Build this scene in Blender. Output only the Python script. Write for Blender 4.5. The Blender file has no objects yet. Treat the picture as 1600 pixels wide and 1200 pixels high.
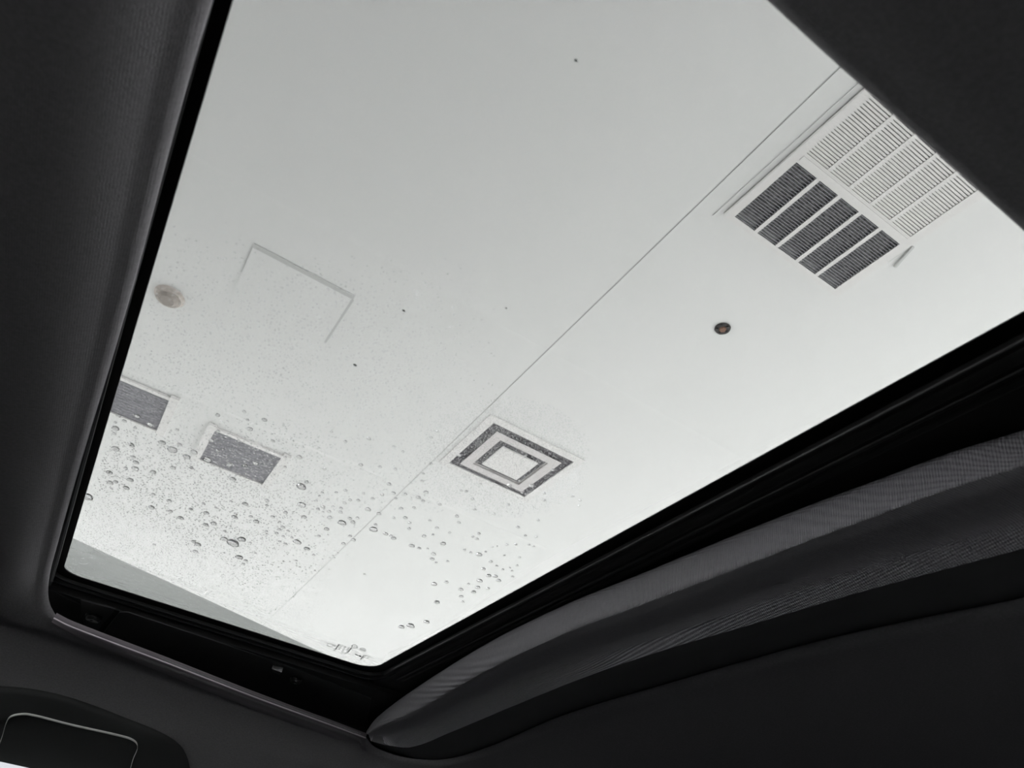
import bpy, math, random
from mathutils import Vector, Matrix
random.seed(7)
S = bpy.context.scene
C = S.collection

# ------------------------------------------------------------------ camera
F = 1058.7308                      # focal length in pixels of the 1600x1200 frame
AX = Vector((0.83288248, 0.43211903, 0.34580328))     # car length axis (towards the tail) in camera axes right/down/forward
AY = Vector((-0.54104469, 0.50416972, 0.6731148))     # across the car
AZ = Vector((0.11652217, -0.74772056, 0.65370984))    # up
CZ = 1.12                          # lens height above the pavement
cam_d = bpy.data.cameras.new('camera'); cam = bpy.data.objects.new('camera', cam_d); C.objects.link(cam)
cam_d.sensor_fit = 'HORIZONTAL'; cam_d.sensor_width = 36.0; cam_d.lens = F / 1600 * 36.0
cam_d.clip_start = 0.01; cam_d.clip_end = 500
right = Vector((AX[0], AY[0], AZ[0])); down = Vector((AX[1], AY[1], AZ[1])); fwd = Vector((AX[2], AY[2], AZ[2]))
m = Matrix((right, -down, -fwd)).transposed().to_4x4(); m.translation = (0, 0, CZ)
cam.matrix_world = m
cam_d.dof.use_dof = True; cam_d.dof.focus_distance = 1.25; cam_d.dof.aperture_fstop = 15
S.camera = cam

# ------------------------------------------------------------------ sky, exposure
w = bpy.data.worlds.new('overcast'); S.world = w; w.use_nodes = True
bg = w.node_tree.nodes['Background']; bg.inputs[0].default_value = (0.96, 0.98, 1.0, 1); bg.inputs[1].default_value = 2.2
S.view_settings.view_transform = 'Standard'; S.view_settings.look = 'None'; S.view_settings.gamma = 1.0
S.view_settings.use_curve_mapping = False; S.view_settings.exposure = 2.60
S.cycles.caustics_refractive = False; S.cycles.caustics_reflective = False
S.cycles.max_bounces = 14; S.cycles.diffuse_bounces = 6; S.cycles.transparent_max_bounces = 24

# ------------------------------------------------------------------ helpers
def ray(px, py):
    r = Vector((px - 800, py - 600, F)); return Vector((r.dot(AX), r.dot(AY), r.dot(AZ)))
def U(px, py, h):                  # photograph point on the level h above the lens
    r = ray(px, py); return Vector((r.x / r.z * h, r.y / r.z * h, CZ + h))
def crown(y): return 0.262 - 0.075 * max(0.0, y - 0.42) ** 4      # roof lining arches across the car
def onroof(px, py, d=0.0):
    r = ray(px, py); h = 0.24
    for _ in range(30): h = 0.5 * h + 0.5 * (crown(r.y / r.z * h) + d)
    return U(px, py, h)
SIDE_P = Vector((0, 1.18, CZ + 0.2096)); SIDE_N = Vector((0, -0.06, -0.133)).normalized()
def onside(px, py, d=0.0):         # on the sloping cant rail above the side window
    r = ray(px, py); o = Vector((0, 0, CZ)); t = (SIDE_P + SIDE_N * d - o).dot(SIDE_N) / r.dot(SIDE_N)
    return o + r * t
def mesh(name, vs, fs, mat, parent=None, smooth=False):
    me = bpy.data.meshes.new(name); me.from_pydata([tuple(v) for v in vs], [], fs); me.update()
    if smooth: me.polygons.foreach_set('use_smooth', [True] * len(me.polygons))
    o = bpy.data.objects.new(name, me); C.objects.link(o)
    if mat: me.materials.append(mat)
    if parent: o.parent = parent
    return o
class MB:
    def __init__(s): s.v = []; s.f = []
    def box(s, a, b):
        n = len(s.v); x0, y0, z0 = a; x1, y1, z1 = b
        s.v += [(x0,y0,z0),(x1,y0,z0),(x1,y1,z0),(x0,y1,z0),(x0,y0,z1),(x1,y0,z1),(x1,y1,z1),(x0,y1,z1)]
        s.f += [tuple(n + i for i in q) for q in ((0,3,2,1),(4,5,6,7),(0,1,5,4),(1,2,6,5),(2,3,7,6),(3,0,4,7))]
        return s
    def prism(s, pts, z0, z1):
        n = len(s.v); k = len(pts)
        s.v += [(p[0], p[1], z0) for p in pts] + [(p[0], p[1], z1) for p in pts]
        s.f += [tuple(n + i for i in reversed(range(k))), tuple(n + k + i for i in range(k))]
        s.f += [(n + i, n + (i + 1) % k, n + k + (i + 1) % k, n + k + i) for i in range(k)]
        return s
    def disc(s, c, r, z0, z1, seg=28, rt=None):
        rt = r if rt is None else rt; n = len(s.v)
        for z, q in ((z0, r), (z1, rt)):
            s.v += [(c[0] + q * math.cos(2 * math.pi * i / seg), c[1] + q * math.sin(2 * math.pi * i / seg), z) for i in range(seg)]
        s.f += [tuple(n + i for i in reversed(range(seg))), tuple(n + seg + i for i in range(seg))]
        s.f += [(n + i, n + (i + 1) % seg, n + seg + (i + 1) % seg, n + seg + i) for i in range(seg)]
        return s
    def loft(s, loops, closed=True):
        n = len(s.v); k = len(loops[0])
        for l in loops: s.v += [tuple(p) for p in l]
        for j in range(len(loops) - 1):
            for i in range(k if closed else k - 1):
                a = n + j * k + i; b = n + j * k + (i + 1) % k; s.f.append((a, b, b + k, a + k))
        return s
    def build(s, name, mat, parent=None, smooth=False): return mesh(name, s.v, s.f, mat, parent, smooth)
def thing(name, label, cat, loc=(0, 0, 0), group=None):
    o = bpy.data.objects.new(name, None); C.objects.link(o); o.location = loc; o.empty_display_size = 0.05
    o['label'] = label; o['category'] = cat
    if group: o['group'] = group
    return o
def adopt(root, *obs):             # parts keep their world coordinates
    for o in obs:
        o.parent = root; o.matrix_parent_inverse = Matrix.Translation(root.location).inverted()
def catmull(P, n, closed=False):
    P = [Vector(p) for p in P]; k = len(P); out = []; segs = k if closed else k - 1
    L = [0.0]
    for i in range(segs): L.append(L[-1] + (P[(i + 1) % k] - P[i]).length)
    for j in range(n):
        d = L[-1] * j / (n if closed else n - 1); i = 0
        while i < segs - 1 and L[i + 1] < d: i += 1
        t = (d - L[i]) / max(1e-9, L[i + 1] - L[i])
        g = (lambda q: P[q % k]) if closed else (lambda q: P[min(max(q, 0), k - 1)])
        a, b, c, e = g(i - 1), g(i), g(i + 1), g(i + 2)
        # chord-limited tangents keep uneven spacing smooth
        lb = max(1e-9, (c - b).length)
        m1 = (c - a) / max(1e-9, (c - b).length + (b - a).length) * lb
        m2 = (e - b) / max(1e-9, (e - c).length + (c - b).length) * lb
        h = (2*t**3 - 3*t*t + 1) * b + (t**3 - 2*t*t + t) * m1 + (-2*t**3 + 3*t*t) * c + (t**3 - t*t) * m2
        out.append(h)
    return out

# ------------------------------------------------------------------ materials
def mat(name, col, rough=0.6, metal=0.0, spec=0.5, var=0.0, scale=20.0, bump=0.0, bscale=200.0, weave=0.0, wscale=600.0, coat=0.0):
    M = bpy.data.materials.new(name); M.use_nodes = True; nt = M.node_tree; b = nt.nodes['Principled BSDF']
    b.inputs['Base Color'].default_value = (*col, 1); b.inputs['Roughness'].default_value = rough
    b.inputs['Metallic'].default_value = metal; b.inputs['Specular IOR Level'].default_value = spec
    b.inputs['Coat Weight'].default_value = coat
    tc = nt.nodes.new('ShaderNodeTexCoord')
    if var:
        n = nt.nodes.new('ShaderNodeTexNoise'); n.inputs['Scale'].default_value = scale; n.inputs['Detail'].default_value = 5
        nt.links.new(tc.outputs['Object'], n.inputs['Vector'])
        r = nt.nodes.new('ShaderNodeValToRGB'); r.color_ramp.elements[0].position = 0.3; r.color_ramp.elements[1].position = 0.7
        r.color_ramp.elements[0].color = (*[c * (1 - var) for c in col], 1); r.color_ramp.elements[1].color = (*[min(1, c * (1 + var)) for c in col], 1)
        nt.links.new(n.outputs['Fac'], r.inputs['Fac']); nt.links.new(r.outputs['Color'], b.inputs['Base Color'])
    h = None
    if bump:
        n = nt.nodes.new('ShaderNodeTexNoise'); n.inputs['Scale'].default_value = bscale; n.inputs['Detail'].default_value = 3
        nt.links.new(tc.outputs['Object'], n.inputs['Vector']); h = n.outputs['Fac']
    if weave:
        mul = None
        for d in ((0.72, 0.69, 0.0), (0.69, -0.72, 0.0)):
            dp = nt.nodes.new('ShaderNodeVectorMath'); dp.operation = 'DOT_PRODUCT'; dp.inputs[1].default_value = (d[0] * wscale, d[1] * wscale, 0)
            nt.links.new(tc.outputs['Object'], dp.inputs[0])
            s = nt.nodes.new('ShaderNodeMath'); s.operation = 'SINE'; nt.links.new(dp.outputs['Value'], s.inputs[0])
            if mul is None: mul = s
            else:
                q = nt.nodes.new('ShaderNodeMath'); q.operation = 'MULTIPLY'; nt.links.new(mul.outputs[0], q.inputs[0]); nt.links.new(s.outputs[0], q.inputs[1]); mul = q
        if h is not None:
            q = nt.nodes.new('ShaderNodeMath'); q.operation = 'MULTIPLY_ADD'; q.inputs[1].default_value = weave
            nt.links.new(mul.outputs[0], q.inputs[0]); nt.links.new(h, q.inputs[2]); h = q.outputs[0]
        else: h = mul.outputs[0]
    if h is not None:
        bn = nt.nodes.new('ShaderNodeBump'); bn.inputs['Strength'].default_value = bump or 0.3; bn.inputs['Distance'].default_value = 0.001
        nt.links.new(h, bn.inputs['Height']); nt.links.new(bn.outputs['Normal'], b.inputs['Normal'])
    return M
def glass_mat(name, tint, spec_ior=1.5):           # thin clear sheet: straight-through light, fresnel reflection
    M = bpy.data.materials.new(name); M.use_nodes = True; nt = M.node_tree; nt.nodes.clear()
    o = nt.nodes.new('ShaderNodeOutputMaterial'); mx = nt.nodes.new('ShaderNodeMixShader'); t = nt.nodes.new('ShaderNodeBsdfTransparent')
    g = nt.nodes.new('ShaderNodeBsdfGlossy'); fr = nt.nodes.new('ShaderNodeFresnel'); fr.inputs['IOR'].default_value = spec_ior
    g.inputs['Roughness'].default_value = 0.0; t.inputs['Color'].default_value = (*tint, 1)
    # same reflectance from either side of the sheet
    geo = nt.nodes.new('ShaderNodeNewGeometry'); lw = nt.nodes.new('ShaderNodeLayerWeight'); lw.inputs['Blend'].default_value = 0.5
    pw = nt.nodes.new('ShaderNodeMath'); pw.operation = 'POWER'; pw.inputs[1].default_value = 5.0
    ma = nt.nodes.new('ShaderNodeMath'); ma.operation = 'MULTIPLY_ADD'; ma.inputs[1].default_value = 0.9; ma.inputs[2].default_value = 0.04
    nt.links.new(lw.outputs['Facing'], pw.inputs[0]); nt.links.new(pw.outputs[0], ma.inputs[0]); nt.links.new(ma.outputs[0], mx.inputs[0])
    nt.links.new(t.outputs[0], mx.inputs[1]); nt.links.new(g.outputs[0], mx.inputs[2]); nt.links.new(mx.outputs[0], o.inputs['Surface'])
    return M
def water_mat():
    M = bpy.data.materials.new('water'); M.use_nodes = True; nt = M.node_tree; b = nt.nodes['Principled BSDF']
    b.inputs['Base Color'].default_value = (1, 1, 1, 1); b.inputs['Roughness'].default_value = 0.0
    b.inputs['IOR'].default_value = 1.333; b.inputs['Transmission Weight'].default_value = 1.0
    return M
M_paint = mat('ceiling_paint', (0.80, 0.81, 0.80), 0.85, var=0.012, scale=1.3, bump=0.05, bscale=60)
M_trimw = mat('white_enamel', (0.76, 0.755, 0.74), 0.5)
M_joint = mat('joint_shadow_filler', (0.58, 0.59, 0.58), 0.9)
M_back = mat('blade_backing', (0.55, 0.56, 0.55), 0.8)
M_dust = mat('dusty_filter', (0.28, 0.28, 0.28), 0.95, var=0.65, scale=75, bump=0.4, bscale=120)
M_mesh = mat('grey_mesh', (0.27, 0.27, 0.29), 0.9, var=0.35, scale=60)
M_neck = mat('duct_gap_shade', (0.07, 0.065, 0.075), 0.9)
M_cone = mat('diffuser_enamel', (0.62, 0.60, 0.59), 0.5)
M_ground = mat('pale_concrete', (0.52, 0.52, 0.505), 0.7, var=0.12, scale=1.5)
M_darkfloor = mat('added_dark_floor', (0.07, 0.07, 0.07), 0.6, var=0.3, scale=8)
M_wall = mat('outer_wall_render', (0.20, 0.20, 0.19), 0.9, var=0.08, scale=1.0)
M_beam = mat('bulkhead_paint', (0.175, 0.185, 0.175), 0.85, var=0.03, scale=1.2)
M_head = mat('headliner_knit', (0.22, 0.213, 0.22), 1.0, spec=0.1, var=0.10, scale=420, bump=0.4, bscale=1500, weave=0.1, wscale=3600)
M_shade = mat('shade_weave', (0.42, 0.41, 0.43), 1.0, spec=0.1, var=0.05, scale=300, bump=0.8, bscale=900, weave=1.6, wscale=2500)
M_black = mat('black_rubber', (0.006, 0.006, 0.006), 0.55, spec=0.25)
M_frit = mat('black_ceramic_border', (0.003, 0.003, 0.003), 0.5, spec=0.15)
M_rail = mat('black_anodised_rail', (0.012, 0.012, 0.012), 0.3, spec=0.35)
M_line = mat('rail_glint_metal', (0.10, 0.10, 0.10), 0.35, metal=0.7)
M_rplas = mat('rail_moulding', (0.015, 0.015, 0.015), 0.6, spec=0.2)
M_lip = mat('satin_lip', (0.15, 0.132, 0.145), 0.45, spec=0.4)
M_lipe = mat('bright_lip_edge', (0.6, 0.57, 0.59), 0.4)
M_plas = mat('grained_dark_plastic', (0.028, 0.029, 0.029), 0.7, spec=0.25, bump=0.2, bscale=1800)
M_rim = mat('moulded_bead', (0.60, 0.60, 0.57), 0.45)
M_pane = glass_mat('tinted_roof_glass', (0.552, 0.549, 0.548))
M_side = glass_mat('side_glass', (0.93, 0.97, 0.96)); M_privacy = glass_mat('privacy_glass', (0.25, 0.25, 0.255)); M_driver = glass_mat('tinted_side_glass', (0.95, 0.95, 0.95))
M_water = water_mat()
M_ink = mat('printed_mark', (0.05, 0.055, 0.055), 0.8)
M_speck = mat('dirt_speck', (0.03, 0.028, 0.025), 0.9)
M_trim = mat('dark_cabin_plastic', (0.03, 0.03, 0.032), 0.8)
M_seat = mat('dark_seat_cloth', (0.06, 0.06, 0.062), 0.95, var=0.2, scale=60)
M_body = mat('car_paint', (0.012, 0.012, 0.013), 0.45, spec=0.3)
M_brown = mat('rusty_brown', (0.22, 0.12, 0.08), 0.7, var=0.4, scale=150)
M_dull = mat('dull_metal', (0.035, 0.033, 0.032), 0.45, metal=0.5, var=0.5, scale=120)

# ------------------------------------------------------------------ the porch
H = 2.30; HZ = CZ + H
def cx(px, py): return U(px, py, H)
X0, X1, YA, YB = -9.0, 2.62, -7.5, 8.6
def struct(o, label=None):
    o['kind'] = 'structure'; return o
struct(MB().box((-60, -60, -0.1), (60, 60, 0)).build('floor', M_ground))
struct(MB().box((-14, -12, 0.0), (2.5, 4.2, 0.012)).build('floor_added_dark', M_darkfloor))  # unseen dark sheet added under the porch so the ceiling brightens outwards
ceil = struct(bpy.data.objects.new('ceiling', None)); C.objects.link(ceil); ceil.location = (0, 0, HZ)
def jx(y): return H * (0.513 + 0.016 * y / H)          # the long joint between the two boards
ja, jb = jx(YA), jx(YB); G = 0.0035
pA = cx(60, 816); pB = cx(565, 1048)                   # the far edge of the porch runs a little askew
def ye(x): return pA.y + (x - pA.x) * (pB.y - pA.y) / (pB.x - pA.x)
yj = ye(1.25); ja, jb = jx(YA), jx(yj)
b1 = MB().prism([(X0, YA), (ja - G, YA), (jb - G, ye(jb - G)), (X0, ye(X0))], HZ, HZ + 0.03).build('ceiling_board', M_paint)
b2 = MB().prism([(ja + G, YA), (X1, YA), (X1, ye(X1)), (jb + G, ye(jb + G))], HZ, HZ + 0.03).build('ceiling_board', M_paint)
fill = MB().prism([(ja - G, YA), (ja + G, YA), (jb + G, ye(jb + G) - .01), (jb - G, ye(jb - G) - .01)], HZ + 0.0025, HZ + 0.03).build('joint_filler', M_joint)
slab = MB().prism([(X0, YA), (X1, YA), (X1, ye(X1)), (X0, ye(X0))], HZ + 0.031, HZ + 0.25).build('slab', M_wall)
# grey-green fascia of the neighbouring canopy seen past that edge
struct(MB().box((-9, 8.6, CZ + 2.1), (9, 8.9, CZ + 4.4)).build('wall_far', M_beam))
adopt(ceil, b1, b2, fill, slab)

# --- louvred ceiling grille
vx0, vx1 = 0.566 * H, 0.850 * H; vy0, vy1 = 0.135 * H, 0.430 * H
vent = thing('ceiling_grille', 'large white ceiling grille, half pale louvres and half dark dusty filter', 'vent', ((vx0 + vx1) / 2, (vy0 + vy1) / 2, HZ))
ix0, ix1 = 0.581 * H, 0.833 * H
halves = ((0.150 * H, 0.2755 * H), (0.2945 * H, 0.4205 * H))
zt, zb = HZ - 0.0005, HZ - 0.016
fr = MB()
fr.box((vx0, vy0, zb), (ix0, vy1, zt)).box((ix1, vy0, zb), (vx1, vy1, zt))
fr.box((ix0, vy0, zb), (ix1, halves[0][0], zt)).box((ix0, halves[1][1], zb), (ix1, vy1, zt))
fo = fr.build('frame', M_trimw); adopt(vent, fo)
cb = MB().box((ix0, halves[0][1], zb), (ix1, halves[1][0], zt)).box((ix0, halves[0][1] + 0.012, zb - .003), (ix1, halves[1][0] - 0.012, zb)).build('centre_bar', M_trimw); adopt(vent, cb)
gap = MB().box((vx0 - 0.026, vy0, HZ - 0.004), (vx0 - 0.004, vy1 + 0.03, zt)).build('flange', M_paint); adopt(vent, gap)
bay = (ix1 - ix0) / 5; bw = 0.0085
slatm = None
for hi, (ya, yb) in enumerate(halves):
    bk = MB().box((ix0, ya, HZ - 0.003), (ix1, (yb if hi == 0 else yb - 0.03), zt)).build('backing' if hi == 0 else 'dusty_filter', M_back if hi == 0 else M_dust)
    if hi: bk['label'] = 'dark grey dusty filter'
    adopt(vent, bk)
    if hi:
        ls = MB().box((ix0, yb - 0.03, HZ - 0.003), (ix1, yb, zt)).build('filter_edge', M_back); adopt(vent, ls)
    for k in range(1, 5):
        x = ix0 + bay * k
        br = MB().box((x - bw, ya, zb + .001), (x + bw, yb, HZ - 0.003)).build('bar', M_trimw); adopt(vent, br)
    n = 26
    if hi == 0:
        blade = (0.0042, 0.0062)
    for k in range(5):
        xa = ix0 + bay * k + (bw if k else 0); xb = ix0 + bay * (k + 1) - (bw if k < 4 else 0)
        for i in range(n):
            y = ya + (i + 0.5) * (yb - ya) / n
            key = (hi, k in (0, 4))
            if slatm is None or slatm[0] != key:
                L = xb - xa; t = 0.0040 if hi == 0 else 0.0013; lean = 0.0
                vs = [(-L/2, -t, -.004), (L/2, -t, -.004), (L/2, t, -.004), (-L/2, t, -.004), (-L/2, -t*.8, .004), (L/2, -t*.8, .004), (L/2, t*.8, .004), (-L/2, t*.8, .004)]
                me = bpy.data.meshes.new('louvre'); me.from_pydata(vs, [], [(0,3,2,1),(4,5,6,7),(0,1,5,4),(1,2,6,5),(2,3,7,6),(3,0,4,7)])
                me.materials.append(M_trimw if hi == 0 else M_mesh); slatm = (key, me)
            o = bpy.data.objects.new('louvre', slatm[1]); C.objects.link(o)
            o.location = ((xa + xb) / 2, y, HZ - 0.0085); adopt(vent, o)
# thin stick taped beside the grille
t1 = cx(1442, 358); t2 = cx(1394, 400)
def strip(p, q, wdt, z0, z1):
    dd = (q - p); dd.z = 0; dd.normalize(); nn = Vector((-dd.y, dd.x, 0)) * wdt / 2
    return [(p + nn), (q + nn), (q - nn), (p - nn)]
sk = thing('loose_wire', 'short thin grey wire hanging loose beside the grille corner', 'wire', (t1.x, t1.y, HZ))
for p, q in (((1448, 362), (1386, 407)), ((1426, 384), (1398, 416))):
    o = MB().prism(strip(cx(*p), cx(*q), 0.009, 0, 0), HZ - 0.010, HZ - 0.0005).build('strand', M_joint); adopt(sk, o)

# --- square cone diffuser
dc = (0.6915 * H, 1.288 * H); DA = 0.122 * H; DB = 0.115 * H
dif = thing('ceiling_diffuser', 'square white ceiling air diffuser with two dark rings around a central plate', 'vent', (dc[0], dc[1], HZ))
def ringbox(mb, a, b, a2, b2, z0, z1):
    x, y = dc
    mb.box((x - a, y - b, z0), (x - a2, y + b, z1)).box((x + a2, y - b, z0), (x + a, y + b, z1))
    mb.box((x - a2, y - b, z0), (x + a2, y - b2, z1)).box((x - a2, y + b2, z0), (x + a2, y + b, z1)); return mb
def cone(name, a, b, a2, b2, z0, z1, m):           # sloping square ring, wide edge low
    x, y = dc
    def sq(a, b, z): return [(x-a, y-b, z), (x+a, y-b, z), (x+a, y+b, z), (x-a, y+b, z)]
    o = MB().loft([sq(a, b, z0), sq(a2, b2, z1), sq(a2 - .002, b2 - .002, z1 + .002), sq(a - .002, b - .002, z0 + .003), sq(a, b, z0)]).build(name, m); adopt(dif, o); return o
adopt(dif, ringbox(MB(), DA * 1.16, DB * 1.16, DA * .99, DB * .99, HZ - 0.010, zt).build('flange', M_trimw))
adopt(dif, MB().box((dc[0] - DA * .99, dc[1] - DB * .99, HZ - 0.002), (dc[0] + DA * .99, dc[1] + DB * .99, zt)).build('duct_neck', M_neck))  # flat dark plate, its colour stands for the shade in the diffuser gaps
cone('cone', DA * .80, DB * .80, DA * .58, DB * .58, HZ - 0.016, HZ - 0.006, M_cone)
pl = ringbox(MB(), DA * .80, DB * .80, DA * .60, DB * .60, HZ - 0.018, HZ - 0.014).build('cone_rim', M_cone); adopt(dif, pl)
o = MB().box((dc[0] - DA * .44, dc[1] - DB * .44, HZ - 0.022), (dc[0] + DA * .44, dc[1] + DB * .44, HZ - 0.012)).build('centre_plate', M_trimw); adopt(dif, o)

# --- two mesh-faced grilles far down the porch
def mesh_grille(x0, x1, y0, y1, lab):
    t = thing('mesh_grille', lab, 'vent', ((x0 + x1) / 2, (y0 + y1) / 2, HZ))
    b = MB()
    b.box((x0 - .05, y0 - .05, HZ - .02), (x0, y1 + .03, zt)).box((x1, y0 - .05, HZ - .02), (x1 + .05, y1 + .03, zt))
    b.box((x0, y0 - .028, HZ - .014), (x1, y0, zt)).box((x0, y1, HZ - .014), (x1, y1 + .02, zt))
    adopt(t, b.build('frame', M_trimw))
    adopt(t, MB().box((x0, y0, HZ - .004), (x1, y1, zt)).build('mesh_panel', M_mesh))
    mb = MB(); n = 13
    for i in range(1, n):
        y = y0 + (y1 - y0) * i / n; mb.box((x0, y - .006, HZ - .0052), (x1, y + .006, HZ - .004))
    ob = mb.build('fin', M_mesh); ob['kind'] = 'stuff'; adopt(t, ob)
mesh_grille(0.019 * H, 0.205 * H, 1.705 * H, 1.885 * H, 'grey rectangular mesh grille in pale frame, the whole one nearest the diffuser')
mesh_grille(-0.290 * H, -0.112 * H, 1.655 * H, 1.825 * H, 'grey mesh grille in pale frame, cut off by the black glass edge')

# --- access hatch: a board hanging slightly proud with shadow gap
hx0, hx1, hy0, hy1 = -0.080 * H, 0.134 * H, 1.018 * H, 1.185 * H
hat = thing('access_hatch', 'flush square access hatch in the ceiling, only its thin grey gap showing', 'hatch', ((hx0 + hx1) / 2, (hy0 + hy1) / 2, HZ))
g = 0.013
rb = MB().box((hx0, hy0 - g, HZ - .003), (hx1, hy0 + g, zt)).box((hx1 - g * .45, hy0 + g, HZ - .003), (hx1 + g * .45, hy1, zt)).box((hx0 - g * .2, hy0 + g, HZ - .003), (hx0 + g * .2, hy1 * .5 + hy0 * .5, zt))
adopt(hat, rb.build('shadow_gap', M_joint))
adopt(hat, MB().box((hx0 + g * .3, hy0 + g, HZ - .0032), (hx1 - g * .5, hy1, zt)).build('hatch_board', M_paint))

# --- small round fittings
p = cx(1129, 513)
sp = thing('ceiling_sprinkler', 'small dark round ceiling fitting with brown centre, alone beyond the large grille', 'sprinkler', (p.x, p.y, HZ))
a = MB().disc(p, .034, HZ - .006, zt, 24, .036).build('rose', M_dull); b = MB().disc(p, .013, HZ - .012, HZ - .006, 14, .016).build('bulb_housing', M_brown)
c3 = MB()
for k in range(5):
    an = k * 1.2566; q = (p.x + .025 * math.cos(an), p.y + .025 * math.sin(an)); c3.disc(q, .0065, HZ - .010, HZ - .006, 8, .005)
adopt(sp, a, b, c3.build('frame_arm', M_dull))
p = cx(265, 463)
sm = thing('smoke_detector', 'blurred brownish round ceiling fitting seen through the mist, near the black edge of the glass', 'detector', (p.x, p.y, HZ))
Mb = mat('weathered_beige', (0.50, 0.46, 0.42), 0.8, var=0.25, scale=60)
adopt(sm, MB().disc(p, .062, HZ - .018, zt, 28, .075).build('base', Mb), MB().disc(p, .035, HZ - .034, HZ - .018, 24, .05).build('sensor_cap', mat('beige_cap', (0.36, 0.33, 0.30), 0.8)))

# ------------------------------------------------------------------ sunroof glass
GH = 0.300                                         # underside of the glass above the lens
GZ = CZ + GH
def rrect(x0, x1, y0, y1, r, n=10, rr=None):
    out = []
    rr = rr or (r, r, r, r)
    for (cxx, cyy, a0, q) in ((x1 - rr[0], y1 - rr[0], 0, rr[0]), (x0 + rr[1], y1 - rr[1], 90, rr[1]), (x0 + rr[2], y0 + rr[2], 180, rr[2]), (x1 - rr[3], y0 + rr[3], 270, rr[3])):
        for i in range(n + 1):
            a = math.radians(a0 + 90 * i / n); out.append((cxx + q * math.cos(a), cyy + q * math.sin(a)))
    return out
gx0, gx1, gy0, gy1 = -0.2345 * GH, 1.128 * GH, -0.02, 3.163 * GH
roof = thing('sunroof_glass', 'tinted sliding sunroof glass with black border, wet with rain', 'sunroof', ((gx0 + gx1) / 2, (gy0 + gy1) / 2, GZ))
outer = rrect(gx0 - .045, gx1 + .05, gy0 - .05, gy1 + .05, .045)
pane = MB().prism(outer, GZ, GZ + 0.004).build('glass_pane', M_pane); adopt(roof, pane)
inner = rrect(gx0, gx1, gy0, gy1, .028, rr=(.030, .022, .03, .03))
def lv(l, z): return [(p[0], p[1], z) for p in l]
fb = MB().loft([lv(inner, GZ - .0002), lv(outer, GZ - .0002), lv(outer, GZ - .0032), lv(inner, GZ - .0012), lv(inner, GZ - .0002)]).build('black_border', M_frit); adopt(roof, fb)
sl = MB()
for k, (off, hh) in enumerate(((.012, .004), (.020, .006))):
    l1 = rrect(gx0 - off, gx1 + off, gy0 - off, gy1 + off, .03); l2 = rrect(gx0 - off - .004, gx1 + off + .004, gy0 - off - .004, gy1 + off + .004, .034)
    sl.loft([lv(l1, GZ - .003), lv(l1, GZ - .003 - hh), lv(l2, GZ - .003 - hh), lv(l2, GZ - .003)])
adopt(roof, sl.build('rubber_seal', M_black))
# tiny maker's stamp printed on the glass, too small to read, seen from below
st = MB()
def gp(px, py): q = U(px, py, GH); return Vector((q.x, q.y, 0))
def stroke(p, q, wd):
    pts = strip(gp(*p), gp(*q), wd, 0, 0); st.prism(pts, GZ - .0004, GZ - .0001)
def oval(cxp, cyp, rx, ry, ang, wd=.0005, n=18):
    ca, sa = math.cos(ang), math.sin(ang)
    pt = [(cxp + rx * math.cos(t) * ca - ry * math.sin(t) * sa, cyp + rx * math.cos(t) * sa + ry * math.sin(t) * ca) for t in [2 * math.pi * i / n for i in range(n)]]
    for i in range(n): stroke(pt[i], pt[(i + 1) % n], wd)
stroke((512, 1005), (520, 1006), .0006); stroke((511, 1009), (519, 1011), .0006); stroke((512, 1005), (511, 1009), .0006); stroke((520, 1006), (519, 1011), .0006)
stroke((521, 1009), (525, 1008), .0006); stroke((521, 1007), (524, 1010), .0006)
rows = [((532, 1007), (521, 1017)), ((536, 1007), (529, 1015)), ((540, 1009), (533, 1022)), ((546, 1011), (542, 1016)), ((550, 1012), (538, 1022)), ((558, 1017), (555, 1022)), ((573, 1023), (563, 1031)), ((578, 1025), (573, 1029))]
rg = random.Random(3)
for (a, b) in rows:
    n = max(3, int(math.hypot(a[0] - b[0], a[1] - b[1]) / 1.6))
    for i in range(n):
        t = (i + .5) / n; x = a[0] + (b[0] - a[0]) * t; y = a[1] + (b[1] - a[1]) * t
        L = rg.uniform(.8, 1.5); stroke((x - L, y - L * .35), (x + L, y + L * .35), .0006 * rg.uniform(.7, 1.3))
for (a, b) in (((530, 1006), (524, 1014)), ((549, 1012), (543, 1020)), ((569, 1023), (564, 1029))): stroke(a, b, .0009)
oval(554, 1010, 5, 2.6, .25); oval(567, 1015, 5, 2.6, .25)
for x, y in ((551, 1009.3), (554, 1010.2), (557, 1011), (564.5, 1014.3), (567, 1015.2), (569.5, 1016)): stroke((x - .5, y - 1), (x + .5, y + 1), .0008)
stroke((556, 1022), (559, 1024), .0025); stroke((562, 1024), (563.5, 1026), .003)
so = st.build('printed_stamp', M_ink); so['label'] = "tiny dark maker's stamp printed on the glass"; adopt(roof, so)

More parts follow.
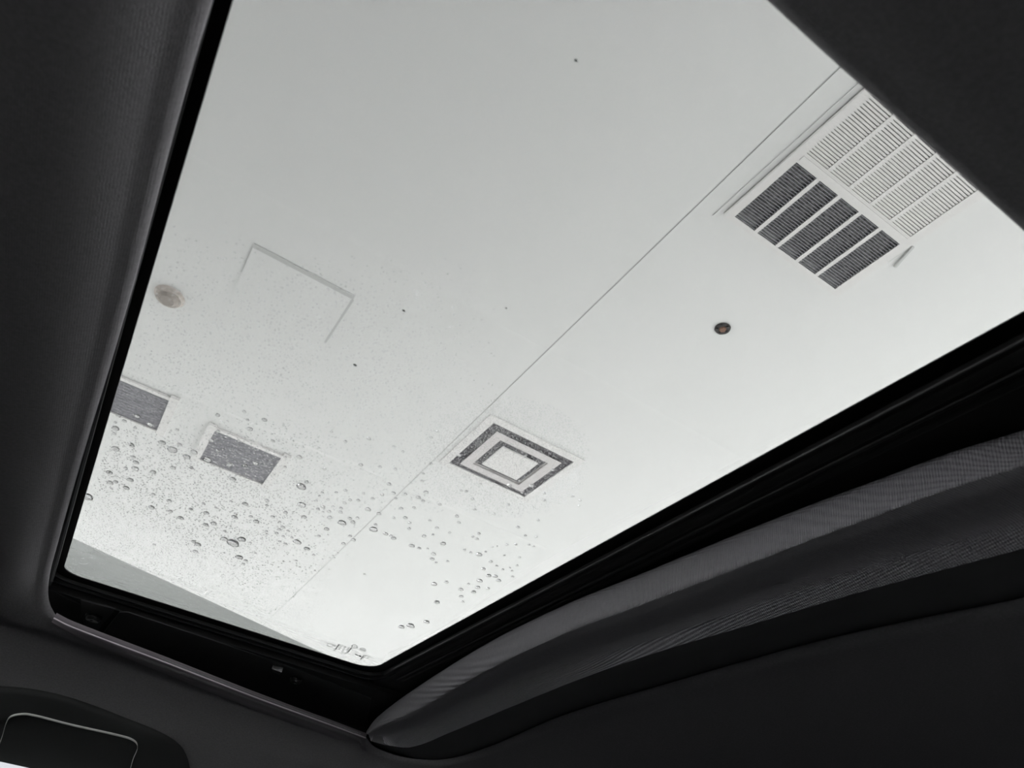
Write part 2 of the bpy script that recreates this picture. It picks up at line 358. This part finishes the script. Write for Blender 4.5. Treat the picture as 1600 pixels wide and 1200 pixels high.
# ------------------------------------------------------------------ water
TOP = GZ + 0.0041
POW = 0.40
def dome(nseg, nring, hfac):
    """cap of unit radius resting on z=0"""
    vs = [(0, 0, 0)]; fs = []
    cap = []
    for j in range(nring):
        t = j / nring * math.pi / 2; r = math.cos(t) ** POW; z = math.sin(t) * hfac
        cap.append(len(vs)); vs += [(r * math.cos(2 * math.pi * i / nseg), r * math.sin(2 * math.pi * i / nseg), z) for i in range(nseg)]
    tip = len(vs); vs.append((0, 0, hfac))
    for i in range(nseg):
        k = (i + 1) % nseg
        fs.append((0, cap[0] + k, cap[0] + i))
        for j in range(nring - 1): fs.append((cap[j] + i, cap[j] + k, cap[j + 1] + k, cap[j + 1] + i))
        fs.append((cap[-1] + i, cap[-1] + k, tip))
    return vs, fs
def drop_mesh(seed):
    r = random.Random(seed); vs, fs = dome(20, 7, .46 + .08 * r.random())
    a, b, c = r.uniform(0, .10), r.uniform(0, 6.28), r.uniform(0, 6.28)
    out = []
    for x, y, z in vs:
        an = math.atan2(y, x); k = 1 + a * math.cos(2 * an + b) + .03 * math.cos(3 * an + c); out.append((x * k, y * k, z))
    me = bpy.data.meshes.new('water_droplet'); me.from_pydata(out, [], fs)
    me.polygons.foreach_set('use_smooth', [len(p.vertices) > 2 and p.index % 8 != 0 for p in me.polygons]); me.materials.append(M_water); me.update(); return me
DM = [drop_mesh(i) for i in range(8)]
# x, y, width of each separate drop in the photograph
D = []
def add(ox, oy, sc, lst):
    for x, y, ww in lst: D.append((ox + x / sc, oy + y / sc, ww))
add(160, 640, 10, [(200,300,10),(180,380,6),(450,560,9),(200,620,11),(485,745,6),(520,830,8),(510,930,10),(360,918,6),(105,990,9),(430,1105,9),(120,1150,9),(205,1135,7),(930,525,10),(1090,635,14),(1430,670,10),(1315,745,10),(1205,550,7),(1100,915,8),(1390,915,6),(790,985,9),(245,100,7),(540,110,8),(740,240,9),(510,290,5),(200,205,5),(340,180,6),(1165,320,5)])
add(120, 740, 10, [(175,310,7),(165,375,15),(830,105,9),(770,230,9),(1195,330,6),(1440,430,7),(1165,535,9),(1460,595,7),(545,240,4),(1210,1115,5)])
add(320, 640, 10, [(200,90,7),(700,310,9),(930,165,8),(665,165,5),(615,35,6),(1065,495,6),(1475,745,9),(1255,745,5),(1255,900,5),(100,490,8),(205,340,6),(40,790,12),(200,650,6),(385,870,9),(625,880,8),(790,850,9),(1380,490,4),(435,1090,9),(530,490,5),(1590,1135,7)])
add(460, 660, 6.667, [(385,100,5),(530,200,6),(775,170,7),(1035,255,5),(1130,305,5),(50,360,9),(690,445,7),(890,465,6),(1050,490,6),(1425,160,5),(1490,95,6),(1420,435,6),(1340,535,5),(310,485,7),(70,675,15),(75,865,13),(1330,612,6),(985,645,7),(530,710,6),(435,732,5),(290,735,5),(255,768,4),(230,818,5),(350,805,5),(720,740,5),(915,755,6),(1030,740,7),(1155,750,6),(580,810,6),(665,815,6),(815,797,6),(1055,795,5),(1370,732,8),(1290,785,8),(1340,820,6),(1515,858,6),(525,843,6),(400,880,5),(297,885,7),(245,905,6),(360,932,7),(485,897,6),(480,938,7),(298,935,4),(765,910,9),(880,955,7),(1110,900,7),(1245,888,5),(100,990,8),(365,993,8),(577,1003,7),(657,998,6),(495,1052,13),(610,1042,8),(1155,997,7),(1035,997,5),(1200,1048,6),(1195,1108,6),(845,1068,6),(822,1120,13),(335,1115,8),(1410,1025,5),(1485,1100,6),(950,1165,8),(1007,1185,6)])
add(240, 760, 5, [(120,115,6),(130,195,6),(290,180,6),(410,210,8),(210,250,9),(485,168,5),(390,135,5),(715,140,9),(885,113,7),(605,120,5),(885,150,5),(632,245,9),(760,238,6),(800,277,9),(930,240,7),(1030,205,7),(1175,242,8),(985,280,5),(1010,322,7),(982,340,6),(960,368,6),(1050,350,5),(1012,392,5),(1080,402,5),(985,433,5),(1030,452,6),(880,352,5),(882,373,4),(468,293,9),(405,303,8),(555,352,5),(550,415,11),(687,418,12),(618,450,18),(310,433,7),(345,458,10),(325,512,8),(755,443,5),(667,558,11),(550,520,4),(720,583,6),(700,606,5),(793,523,4),(1120,438,12),(1197,490,9),(1250,538,5),(1015,588,4),(1115,582,4),(1290,390,6),(1483,450,7),(1535,390,6),(1562,420,7),(1352,335,7),(928,615,3),(850,618,3),(1142,632,3),(1260,659,3),(643,218,5)])
add(540, 760, 5, [(715,325,6),(613,390,7),(683,380,5),(812,362,5),(762,450,9),(575,485,6),(517,467,9),(375,408,8),(640,487,4),(687,530,8),(677,570,7),(708,597,5),(795,587,5),(1040,370,6),(1027,413,6),(995,395,5),(930,497,5),(978,518,5),(1042,535,10),(1095,512,4),(1147,473,4),(1240,542,4),(1330,455,5),(1405,387,5),(1347,320,6),(1505,265,5),(1260,457,5),(1185,468,3),(1160,217,6),(1550,110,6),(1552,55,6),(1272,147,6),(992,100,6),(1135,590,6),(1182,623,5),(1077,647,7),(1228,652,5),(1340,620,5),(1283,637,4),(1302,662,4),(1118,700,8),(1170,705,8),(1195,738,8),(1305,708,5),(1048,740,9),(1033,792,8),(1000,828,8),(960,763,5),(1113,800,6),(900,808,8),(903,863,7),(915,903,5),(692,766,9),(788,750,7),(713,908,9),(633,1062,9),(508,1093,12),(437,1102,10),(943,40,6),(870,235,7),(885,285,6),(815,300,0),(740,145,7),(147,688,4),(1490,395,5),(1470,470,4),(1435,458,4),(1358,557,5)])
add(640, 700, 5.333, [(965,70,5),(1190,185,6),(1015,318,8),(935,375,5),(830,315,8),(720,305,6),(915,275,5),(1125,378,5),(1120,438,5),(1360,405,5),(1420,438,5),(1410,482,4),(410,62,7),(180,135,6),(105,272,6),(430,358,5),(475,360,5),(520,425,6),(545,515,5),(705,550,5),(820,478,6),(593,300,4)])
D = [q for q in D if q[2] > 0]
# the same drop read off two crops is kept once
keep = []
for q in D:
    if all(math.hypot(q[0] - k[0], (q[1] - k[1]) * 1.6) > 5.5 for k in keep): keep.append(q)
D = sorted(keep, key=lambda q: -q[2])[:300]
def inglass(q, e=.003): return gx0 + e < q.x < gx1 - e and gy0 < q.y < gy1 - e
OWN = [(364, 849, 'largest rain droplet on the glass, with a smaller one at each side'), (136, 777, 'wide flat droplet touching the black border at the narrow front side of the glass'),
 (470, 762, 'large flat droplet alone beyond the lower corner of the whole mesh grille'), (471, 790, 'large droplet just below the big flat one, beside a loose swarm of small drops'),
 (534, 818, 'large dark-capped droplet at the lower end of a swarm of small drops'), (583, 828, 'large dark-capped droplet with a tiny drop touching its top'),
 (269, 703, 'large droplet between the two mesh grilles, on the misted glass'), (323, 719, 'dark-topped droplet touching the corner of the whole mesh grille'),
 (464, 848, 'round dark-capped droplet below a tight cluster of small drops'), (373, 872, 'droplet just below the largest one, with tiny drops trailing it'),
 (377, 844, 'dark-capped droplet beside the upper end of the largest one'), (350, 843, 'slanted comma-shaped droplet touching the largest one'),
 (748, 867, 'ragged droplet with a dark tail, below the square diffuser'), (642, 979, 'middle and largest of three droplets by the rear corner of the glass'),
 (627, 980, 'first of three droplets near the printed stamp corner of the glass'), (667, 972, 'droplet of the three nearest the rear black border')]
taken = set()
def own_label(px, py):
    for j, (a, b, t) in enumerate(OWN):
        if j not in taken and math.hypot(px - a, py - b) < 4: taken.add(j); return t
    return 'clear small bead of rainwater standing on the wet sunroof glass'
for i, (px, py, ww) in enumerate(D):
    q = U(px, py, GH + .004); 
    if not inglass(q, .001): continue
    dist = (q - Vector((0, 0, CZ))).length
    r = ww * .5 * dist / F * .97
    o = bpy.data.objects.new('water_droplet', DM[i % 8]); C.objects.link(o)
    o.location = (q.x, q.y, TOP); o.rotation_euler.z = random.uniform(0, 6.28); o.scale = (r, r, r)
    o['label'] = own_label(px, py); o['category'] = 'droplet'; o['group'] = 'larger water droplets scattered on the sunroof glass'
# fine mist of droplets
vs0, fs0 = dome(6, 2, .32)
mv, mf = [], []
cells = {}
def mist(n, reg, r0, r1, dens, tries=1):
    c = 0
    for _ in range(n):
        px = random.uniform(reg[0], reg[2]); py = random.uniform(reg[1], reg[3])
        if random.random() > dens(px, py): continue
        q = U(px, py, GH + .004)
        if not inglass(q): continue
        r = random.uniform(r0, r1); key = (int(q.x / .0022), int(q.y / .0022))
        if any((q.x - a) ** 2 + (q.y - b) ** 2 < (r + s) ** 2 * 1.15 for dx in (-1, 0, 1) for dy in (-1, 0, 1) for (a, b, s) in cells.get((key[0] + dx, key[1] + dy), ())): continue
        cells.setdefault(key, []).append((q.x, q.y, r))
        k = len(mv); mv.extend((q.x + v[0] * r, q.y + v[1] * r, TOP + v[2] * r) for v in vs0); mf.extend(tuple(k + i for i in f) for f in fs0)
def sm01(a, b, x):
    t = min(1, max(0, (x - a) / (b - a))); return t * t * (3 - 2 * t)
mist(9000, (100, 650, 640, 960), .0006, .00105, lambda x, y: (1 - sm01(380, 580, x)) * sm01(650, 720, y) * (1 - .8 * sm01(840, 940, y)))
mist(16000, (170, 330, 820, 800), .00035, .00065, lambda x, y: sm01(330, 560, y + .18 * (400 - x)) * (1 - sm01(640, 800, x)) * .45)
mist(20000, (640, 620, 920, 810), .0003, .00055, lambda x, y: max(0, 1 - math.hypot((x - 790) / 140, (y - 715) / 95)) ** .5)
mist(6000, (100, 820, 620, 1040), .0004, .0009, lambda x, y: .7 * (1 - sm01(260, 500, x)))
mo = mesh('fine_mist', mv, mf, M_water); mo['kind'] = 'stuff'; mo['label'] = 'fine mist of countless tiny water droplets covering the wet part of the glass'; mo['category'] = 'water'

# a few dark specks of dirt on the glass
for (px, py, s, lab) in ((631, 485, .0011, 'tiny dark speck on the dry middle of the glass'), (555, 570, .0014, 'tiny dark speck on the misted glass, below the other speck'), (900, 94, .0009, 'tiny faint speck near the top of the dry glass'), (791, 481, .0007, 'tiny faint speck on dry glass, between the speck and the round fitting')):
    q = U(px, py, GH + .0045); n = len(mv); vs, fs = dome(8, 2, .5)
    o = mesh('dirt_speck', [(q.x + v[0] * s * (1 + .3 * math.sin(3 * i)), q.y + v[1] * s * .7, TOP + v[2] * s) for i, v in enumerate(vs)], fs, M_speck)
    o['label'] = lab; o['category'] = 'speck'

# ------------------------------------------------------------------ roof lining with its opening
EDGE = [(330, 0), (200, 470), (120, 740), (86, 860), (75, 905), (74, 940), (86, 966), (110, 978), (250, 1031), (400, 1089), (520, 1133), (565, 1150), (585, 1170), (630, 1186), (690, 1190), (760, 1171), (880, 1121), (1040, 1073), (1267, 1010), (1433, 973), (1600, 940)]
ED = [.024, .024, .024, .024, .023, .014, .005, .002] + [0] * 13
EP = [onroof(*p, e) for p, e in zip(EDGE, ED)]
zE = CZ + .262
xr = EP[-1].x
ring = EP + [Vector((xr, .20, zE)), Vector((xr - .006, .10, zE + .004)), Vector((xr - .03, .060, zE + .010)), Vector((xr - .08, .0468, zE + .016)), Vector((.30, .0468, zE + .018)), Vector((.15, .0468, zE + .018)), Vector((.03, .0468, zE + .018)), Vector((-.035, .054, zE + .020)), Vector((-.066, .085, zE + .024))]
NR = 260
ring = catmull(ring, NR, True)
def out_n(i):
    a = ring[(i - 1) % NR]; b = ring[(i + 1) % NR]; d = b - a; n = Vector((-d.y, d.x, 0)).normalized(); return n
ctr = Vector((.25, .5, 0))
NS = []
for i in range(NR):
    n = out_n(i); v = ring[i] - ctr; v.z = 0
    if n.dot(v) < 0: n = -n
    NS.append(n)
OX0, OX1, OY0, OY1 = -.62, 1.7, -.34, 1.31
def outer_pt(i):
    p = ring[i]; n = (Vector((p.x, p.y, 0)) - Vector((.22, .5, 0))); n.normalize()
    ts = []
    if n.x > 1e-6: ts.append((OX1 - p.x) / n.x)
    if n.x < -1e-6: ts.append((OX0 - p.x) / n.x)
    if n.y > 1e-6: ts.append((OY1 - p.y) / n.y)
    if n.y < -1e-6: ts.append((OY0 - p.y) / n.y)
    t = min(ts); return Vector((p.x + n.x * t, p.y + n.y * t, 0))
WT = [(-.7, .115), (-.3, .145), (-.1, .151), (.04, .1530), (.2, .158), (.4, .166), (.7, .172), (1.2, .170), (1.8, .15)]
def wtop(x):                       # height of the side window's upper edge along the car
    if x <= WT[0][0]: return WT[0][1]
    for (a, p), (b, q) in zip(WT, WT[1:]):
        if x <= b: return p + (q - p) * (x - a) / (b - a)
    return WT[-1][1]
def zfield(x, y):
    z = crown(y) - .006
    # shoulder, then down the cant rail to the upper edge of the side window
    if y > 1.09:
        a = crown(1.09) - .006; T = wtop(x); b = .2096
        if y < 1.18: t = (y - 1.09) / .09; m0 = -.05 * .09; m1 = -.50 * .09; z = (2*t**3 - 3*t*t + 1) * a + (t**3 - 2*t*t + t) * m0 + (-2*t**3 + 3*t*t) * b + (t**3 - t*t) * m1
        else: z = b + (T - b) * (y - 1.18) / .13
    z += .017 * math.exp(-((y - 1.075) / .038) ** 2) * sm01(.42, .12, x)
    if y < -.16: z -= 1.1 * (-.16 - y) ** 1.4
    if x < -.25: z -= .30 * (-.25 - x) ** 1.5
    if x > .9: z -= .05 * (x - .9) ** 2
    return CZ + z
loops = [[ring[i] + NS[i] * .040 + Vector((0, 0, .006)) for i in range(NR)], [ring[i] + NS[i] * .012 + Vector((0, 0, .0045)) for i in range(NR)]]
for (o, dz) in ((.0, .003), (.0003, .0012), (.0018, -.0012), (.0045, -.0035), (.009, -.0052)):
    loops.append([ring[i] + NS[i] * o + Vector((0, 0, dz)) for i in range(NR)])
OP = [outer_pt(i) for i in range(NR)]
def softw(i): return 0
for k in range(1, 41):
    t = k / 40; tt = t ** 1.35; lp = []
    for i in range(NR):
        s = ring[i] + NS[i] * .009; q = Vector((s.x, s.y, 0)).lerp(OP[i], tt)
        d = (Vector((q.x, q.y, 0)) - Vector((ring[i].x, ring[i].y, 0))).length
        zf = zfield(q.x, q.y); zr = ring[i].z - .0052; bl = 1 - math.exp(-max(0, d - .009) / .030)
        lp.append(Vector((q.x, q.y, zr * (1 - bl) + zf * bl)))
    loops.append(lp)
hl = MB().loft(loops).build('lining', M_head, smooth=True)
head = thing('headliner', 'dark grey knitted fabric roof lining around the sunroof opening', 'headliner', (.22, .5, CZ + .25))
adopt(head, hl)
# satin moulding under the lining along the side edge of the opening
def run(pix, n=60): return catmull([onroof(*p) for p in pix], n)
la = run([(84, 966), (110, 979), (250, 1032), (400, 1090), (520, 1134), (571, 1153)])
lb = run([(84, 966), (112, 984), (250, 1042), (400, 1103), (520, 1147), (574, 1168)])
dn = Vector((0, 0, -.0012))
lo = [[a + Vector((0, -.002, .006)) for a in la], [a + Vector((0, -.0022, -.001)) for a in la], [a + dn * 2.2 for a in la], [a.lerp(b, .5) + dn * 3.4 for a, b in zip(la, lb)], [b + dn * 4.2 for b in lb], [b + Vector((0, .003, .002)) for b in lb]]
lip = MB().loft(lo, closed=False).build('side_moulding', M_lip, smooth=True); lip['label'] = 'satin plum-grey moulding'; adopt(head, lip)
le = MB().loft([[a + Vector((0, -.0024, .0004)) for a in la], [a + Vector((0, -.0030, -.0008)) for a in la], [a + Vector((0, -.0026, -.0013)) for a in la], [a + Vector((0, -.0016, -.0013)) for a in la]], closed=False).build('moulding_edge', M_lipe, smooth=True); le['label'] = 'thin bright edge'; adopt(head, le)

# ------------------------------------------------------------------ frame beneath the glass
frm = thing('sunroof_cassette', 'black sunroof cassette with side guide rail and screws, between glass and headliner', 'cassette', (.15, .98, CZ + .28))
WY = 1.20
adopt(frm, MB().box((-.12, WY, CZ + .247), (.66, WY + .02, CZ + .33)).box((-.12, .985, CZ + .286), (.66, WY, CZ + .2962)).build('side_rail', M_rplas))
LEDGE = .286
def ledge_pt(px, py, e=0.0): return U(px, py, LEDGE - e)       # on the underside of the rail ledge
def plate(pix, thick, name, m):
    a = [ledge_pt(*p, thick) for p in pix]; b = [Vector((q.x, q.y, CZ + LEDGE)) for q in a]; k = len(a)
    o = mesh(name, a + b, [tuple(range(k))] + [(i, (i + 1) % k, k + (i + 1) % k, k + i) for i in range(k)], m); adopt(frm, o); return o
M_rp2 = mat('rail_plate_satin', (0.05, 0.05, 0.051), 0.6, spec=0.25)
plate([(186, 957), (200, 957), (330, 1000), (470, 1048), (580, 1092), (570, 1158), (330, 1072), (150, 1003)], .0012, 'cover_plate', M_rp2)
plate([(86, 925), (105, 935), (125, 944), (128, 952), (126, 985), (130, 992), (82, 970)], .0014, 'end_bracket', M_rplas)
plate([(126, 938), (180, 952), (177, 957), (160, 975), (148, 996), (135, 990), (128, 965)], .0018, 'end_bracket', M_rp2)
def screw(px, py, r):
    c = ledge_pt(px, py, .006); vs = []; fs = []
    n = 16
    for (rr, dy) in ((r * 1.25, .003), (r * 1.25, .0), (r, 0), (r, -.0025), (r * .8, -.0035), (r * .35, -.0035), (r * .25, -.0010)):
        vs.append([Vector((c.x + rr * math.cos(2*math.pi*i/n), c.y + rr * math.sin(2*math.pi*i/n), c.z + dy)) for i in range(n)])
    o = MB().loft(vs).build('screw', M_rail, smooth=False); adopt(frm, o)
screw(146, 966, .0085); screw(462, 1064, .007)
# small pale facet standing in for a highlight on the rail
c = ledge_pt(431, 1049, .006)
o = mesh('rail_glint', [c + Vector(v) for v in ((-.008, -.006, 0), (.006, -.010, -.002), (.008, .004, -.002), (-.002, .008, 0), (-.008, -.006, .006), (.006, -.010, .006), (.008, .004, .006), (-.002, .008, .006))], [(0,1,2,3),(0,4,5,1),(1,5,6,2),(2,6,7,3),(3,7,4,0)], M_line); adopt(frm, o)
# front and rear cross members
adopt(frm, MB().box((-.13, -.06, CZ + .2905), (-.0765, WY, CZ + .2962)).build('front_cross_member', M_black))
adopt(frm, MB().box((-.0775, -.04, CZ + .2895), (-.0752, .965, CZ + .2905)).build('front_seam', M_rail))
adopt(frm, MB().box((.352, -.06, CZ + .292), (.66, WY, CZ + .2966)).box((.45, -.06, CZ + .285), (.66, WY, CZ + .292)).build('rear_cross_member', M_black))
def ybar(name, x, z, wd, hh, m, y0=-.05, y1=.93):
    n = 8; prof = [(x + wd * math.cos(math.pi * (1 + i / n)), z + hh * math.sin(math.pi * (1 + i / n))) for i in range(n + 1)]
    o = MB().loft([[(q[0], y0, q[1]) for q in prof], [(q[0], y1, q[1]) for q in prof]], closed=False).build(name, m, smooth=True); adopt(frm, o)
k = .289
k = .293
ybar('drip_rail', 1.196 * k, CZ + k, .0012, .002, M_rail)
ybar('drip_rail', 1.232 * k, CZ + k, .0060, .0030, M_rplas, y1=.905)
ybar('drip_rail', 1.268 * k, CZ + k, .0018, .003, M_rail)
ybar('drip_rail', 1.300 * k, CZ + k, .0040, .003, M_black)

# ------------------------------------------------------------------ fabric sunshade slid back, finger pull along its front
C1 = [(572, 1144), (584, 1128), (640, 1086), (760, 1012), (880, 954), (1000, 906), (1160, 841), (1281, 794), (1375, 760), (1487, 719), (1600, 685), (1900, 585)]
CT = [(574, 1147), (590, 1137), (650, 1110), (770, 1043), (890, 987), (1000, 946), (1160, 885), (1281, 838), (1375, 804), (1487, 763), (1600, 728), (1900, 628)]
CR = [(577, 1152), (600, 1150), (655, 1137), (770, 1080), (890, 1036), (1000, 1006), (1160, 950), (1281, 906), (1375, 878), (1487, 846), (1600, 812), (1900, 722)]
CS = [(580, 1158), (603, 1164), (640, 1168), (700, 1146), (800, 1104), (920, 1056), (1040, 1015), (1160, 980), (1300, 938), (1400, 910), (1600, 857), (1900, 778)]
CB = [(584, 1163), (610, 1174), (660, 1187), (760, 1168), (880, 1117), (1040, 1069), (1160, 1036), (1300, 996), (1433, 968), (1600, 935), (1900, 862)]
N = 110
def sc_(pix, d, dd=None):
    n = len(pix); P = [onroof(x, y, d) for x, y in pix]; return catmull(P, N)
def mixc(a, b, t, dz=0): return [p.lerp(q, t) + Vector((0, 0, dz)) for p, q in zip(a, b)]
c1 = sc_(C1, .015); ct = sc_(CT, -.009); cr = sc_(CR, -.006); cs = sc_(CS, -.016); cs2 = [p + Vector((.0015, 0, .013)) for p in cs]; cbk = sc_(CB, .006)
ru = [p + Vector((.004, 0, .008)) for p in c1]
far = [p + Vector((.06, 0, .004)) for p in cbk]
loops2 = [[p + Vector((.012, 0, .010)) for p in c1], ru, [p + Vector((.001, 0, .003)) for p in c1], c1, mixc(c1, ct, .35, -.0015), mixc(c1, ct, .7, -.0010), ct, mixc(ct, cr, .3, .0008), mixc(ct, cr, .7, .0012), cr, mixc(cr, cs, .35, .0006), mixc(cr, cs, .7, -.0006), cs, [p + Vector((.0012, 0, .002)) for p in cs], cs2, mixc(cs2, cbk, .5), cbk, far]
shade = thing('sunshade', 'dark grey woven fabric sunshade panel slid back, curved front edge with finger pull', 'sunshade', (.45, .5, CZ + .25))
so = MB().loft(loops2[:13], closed=False).build('front_roll', M_shade, smooth=True); adopt(shade, so)
M_pull = mat('pull_fabric_shaded', (0.14, 0.14, 0.142), 1.0, spec=0.1, bump=0.3, bscale=900)  # sunshade fabric darkened to put the shadow of the recess into its colour
so = MB().loft(loops2[12:], closed=False).build('finger_pull', M_pull, smooth=True); so['label'] = 'recessed finger pull with its shade in the colour'; adopt(shade, so)
# stray threads along the raw front edge
th = MB()
for i in range(26):
    j = random.randint(12, N - 20); p = c1[j]; L = random.uniform(.0008, .0022); dr = Vector((-random.uniform(.3, 1), random.uniform(-1, 1), random.uniform(-.4, .4))).normalized() * L
    a = Vector((0, .0002, 0)); b = Vector((0, 0, .0002)); q = p + dr
    k0 = len(th.v); th.v += [tuple(p + a), tuple(p - a), tuple(p + b), tuple(q)]; th.f += [(k0, k0 + 1, k0 + 3), (k0 + 1, k0 + 2, k0 + 3), (k0 + 2, k0, k0 + 3)]
to = th.build('edge_fray', M_shade); to['kind'] = 'stuff'; adopt(shade, to)

# ------------------------------------------------------------------ grab handle over the side door
OUT = [(-330, 1110), (-250, 1084), (-120, 1072), (0, 1072), (60, 1078), (120, 1093), (200, 1123), (255, 1146), (283, 1166), (296, 1196), (300, 1240), (296, 1300)]
INN = [(-200, 1240), (-120, 1200), (-40, 1172), (-8, 1166), (3, 1150), (13, 1123), (24, 1117), (45, 1116), (110, 1132), (198, 1152), (212, 1159), (215, 1168), (208, 1186), (204, 1200), (206, 1240)]
gr = thing('grab_handle', 'dark plastic grab handle above the side window, rounded with a bead-edged inner panel', 'handle', onside(140, 1140))
NH = 120
def hs(pix, d): return catmull([onside(x, y, d) for x, y in pix], NH)
o0 = hs(OUT, -.004); o1 = hs(OUT, .0015); 
INN2 = [(-300, 1160), (-230, 1130), (-110, 1112), (0, 1110), (55, 1106), (110, 1121), (190, 1140), (222, 1152), (233, 1166), (236, 1196), (238, 1235), (236, 1300)]
mid = hs(INN2, .010)
OUT2 = [(-310, 1130), (-240, 1100), (-118, 1086), (0, 1084), (58, 1090), (118, 1105), (196, 1133), (245, 1153), (268, 1172), (279, 1200), (282, 1240), (280, 1300)]
m0 = hs(OUT2, .006)
IB = [(3, 1300), (-6, 1210), (-4, 1172), (3, 1152), (13, 1123), (24, 1117), (45, 1116), (110, 1132), (198, 1152), (212, 1159), (215, 1168), (208, 1186), (204, 1200), (206, 1240), (206, 1300)]
IB0 = [(-280, 1240), (-200, 1180), (-100, 1140), (0, 1125), (45, 1116), (110, 1132), (198, 1152), (212, 1159), (215, 1168), (210, 1190), (206, 1240), (206, 1300)]
i0 = hs(IB, .009); i1 = hs(IB, .002)
grip = MB().loft([o0, o1, m0, mid, hs(IB0, .0095)], closed=False).build('grip', M_plas, smooth=True)
bead = []
for k in range(7):
    a = math.pi * k / 6; bead.append([p + SIDE_N * (.0014 * math.sin(a)) + (Vector((p.x, 0, 0)) * 0) for p in catmull([onside(x, y + 1.6 * math.cos(a), .0098) + Vector((0, 0, 0)) for x, y in IB[2:-2]], NH)])
bd = MB().loft(bead, closed=False).build('bead', M_rim, smooth=True); bd['label'] = 'thin pale moulded bead'
# inner panel curving out to the window
IPp = [onside(x, y, .004) for x, y in ((-60, 1110), (230, 1110))]
rowsI = []
for (yo, d) in ((1100, .002), (1140, .003), (1165, .004), (1180, .007), (1190, .010)):
    rowsI.append([onside(x, yo + (x - 0) * .22, d) for x in range(-40, 261, 20)])
ip = MB().loft(rowsI, closed=False).build('inner_panel', M_plas, smooth=True)
adopt(gr, grip, bd, ip)

# ------------------------------------------------------------------ car body around the cabin (mostly out of view)
body = thing('car', 'dark car body and cabin shell around the roof lining', 'car', (.3, .5, .3))
def part(name, mb, m, smooth=False): o = mb.build(name, m, smooth=smooth); adopt(body, o); return o
# outer roof skin around the glass
rs_o = rrect(-.70, 1.75, -.42, 1.42, .10); rs_i = rrect(gx0 - .047, gx1 + .052, gy0 - .052, gy1 + .052, .045)
part('roof_skin', MB().loft([lv(rs_i, GZ - .006), lv(rs_i, GZ + .002), lv(rrect(-.3, .9, -.15, 1.17, .1), GZ - .004), lv(rs_o, GZ - .075), lv(rs_o, GZ - .09)]), M_body)
part('cabin_floor', MB().box((-1.7, -.43, .20), (2.2, 1.43, .24)), M_trim)
part('door_trim', MB().box((-1.1, 1.315, .24), (1.9, 1.38, .90)), M_trim)
part('door_trim', MB().box((-1.1, -.43, .24), (1.9, -.37, .90)), M_trim)
part('dashboard', MB().prism([(-1.7, -.37), (-.9, -.37), (-.85, .5), (-.9, 1.37), (-1.7, 1.37)], .45, .90), M_trim)
part('rear_bulkhead', MB().box((1.75, -.37, .24), (1.9, 1.37, 1.33)), M_trim)
part('pillar', MB().box((.62, -.40, .88), (.76, -.35, 1.30)), M_trim)
# upper edge of the side window: dark header strip and panes
xs = [-.62 + i * .04 for i in range(59)]
part('window_header', MB().loft([[(x, 1.309, CZ + wtop(x) + .0035) for x in xs], [(x, 1.307, CZ + wtop(x) - .0015) for x in xs], [(x, 1.312, CZ + wtop(x) - .0060) for x in xs], [(x, 1.335, CZ + wtop(x) - .006) for x in xs], [(x, 1.335, CZ + wtop(x) + .07) for x in xs]], closed=False), M_black)
part('side_window', MB().box((-.36, 1.322, .90), (1.02, 1.326, CZ + .18)), M_privacy)
part('window_light_block', MB().box((-1.1, 1.315, .86), (-.36, 1.345, CZ + .20)).box((1.02, 1.315, .86), (1.9, 1.345, CZ + .22)), M_trim)  # opaque panels added in place of window to hold light out of the cabin
part('side_window', MB().box((-.9, -.39, .88), (.62, -.386, 1.30)), M_driver)
part('side_window', MB().box((.76, -.39, .88), (1.7, -.386, 1.30)), M_privacy)
# windscreen
part('windscreen', MB().prism([(-.62, -.36), (-.615, -.36), (-.615, 1.36), (-.62, 1.36)], .905, 1.22), M_side)
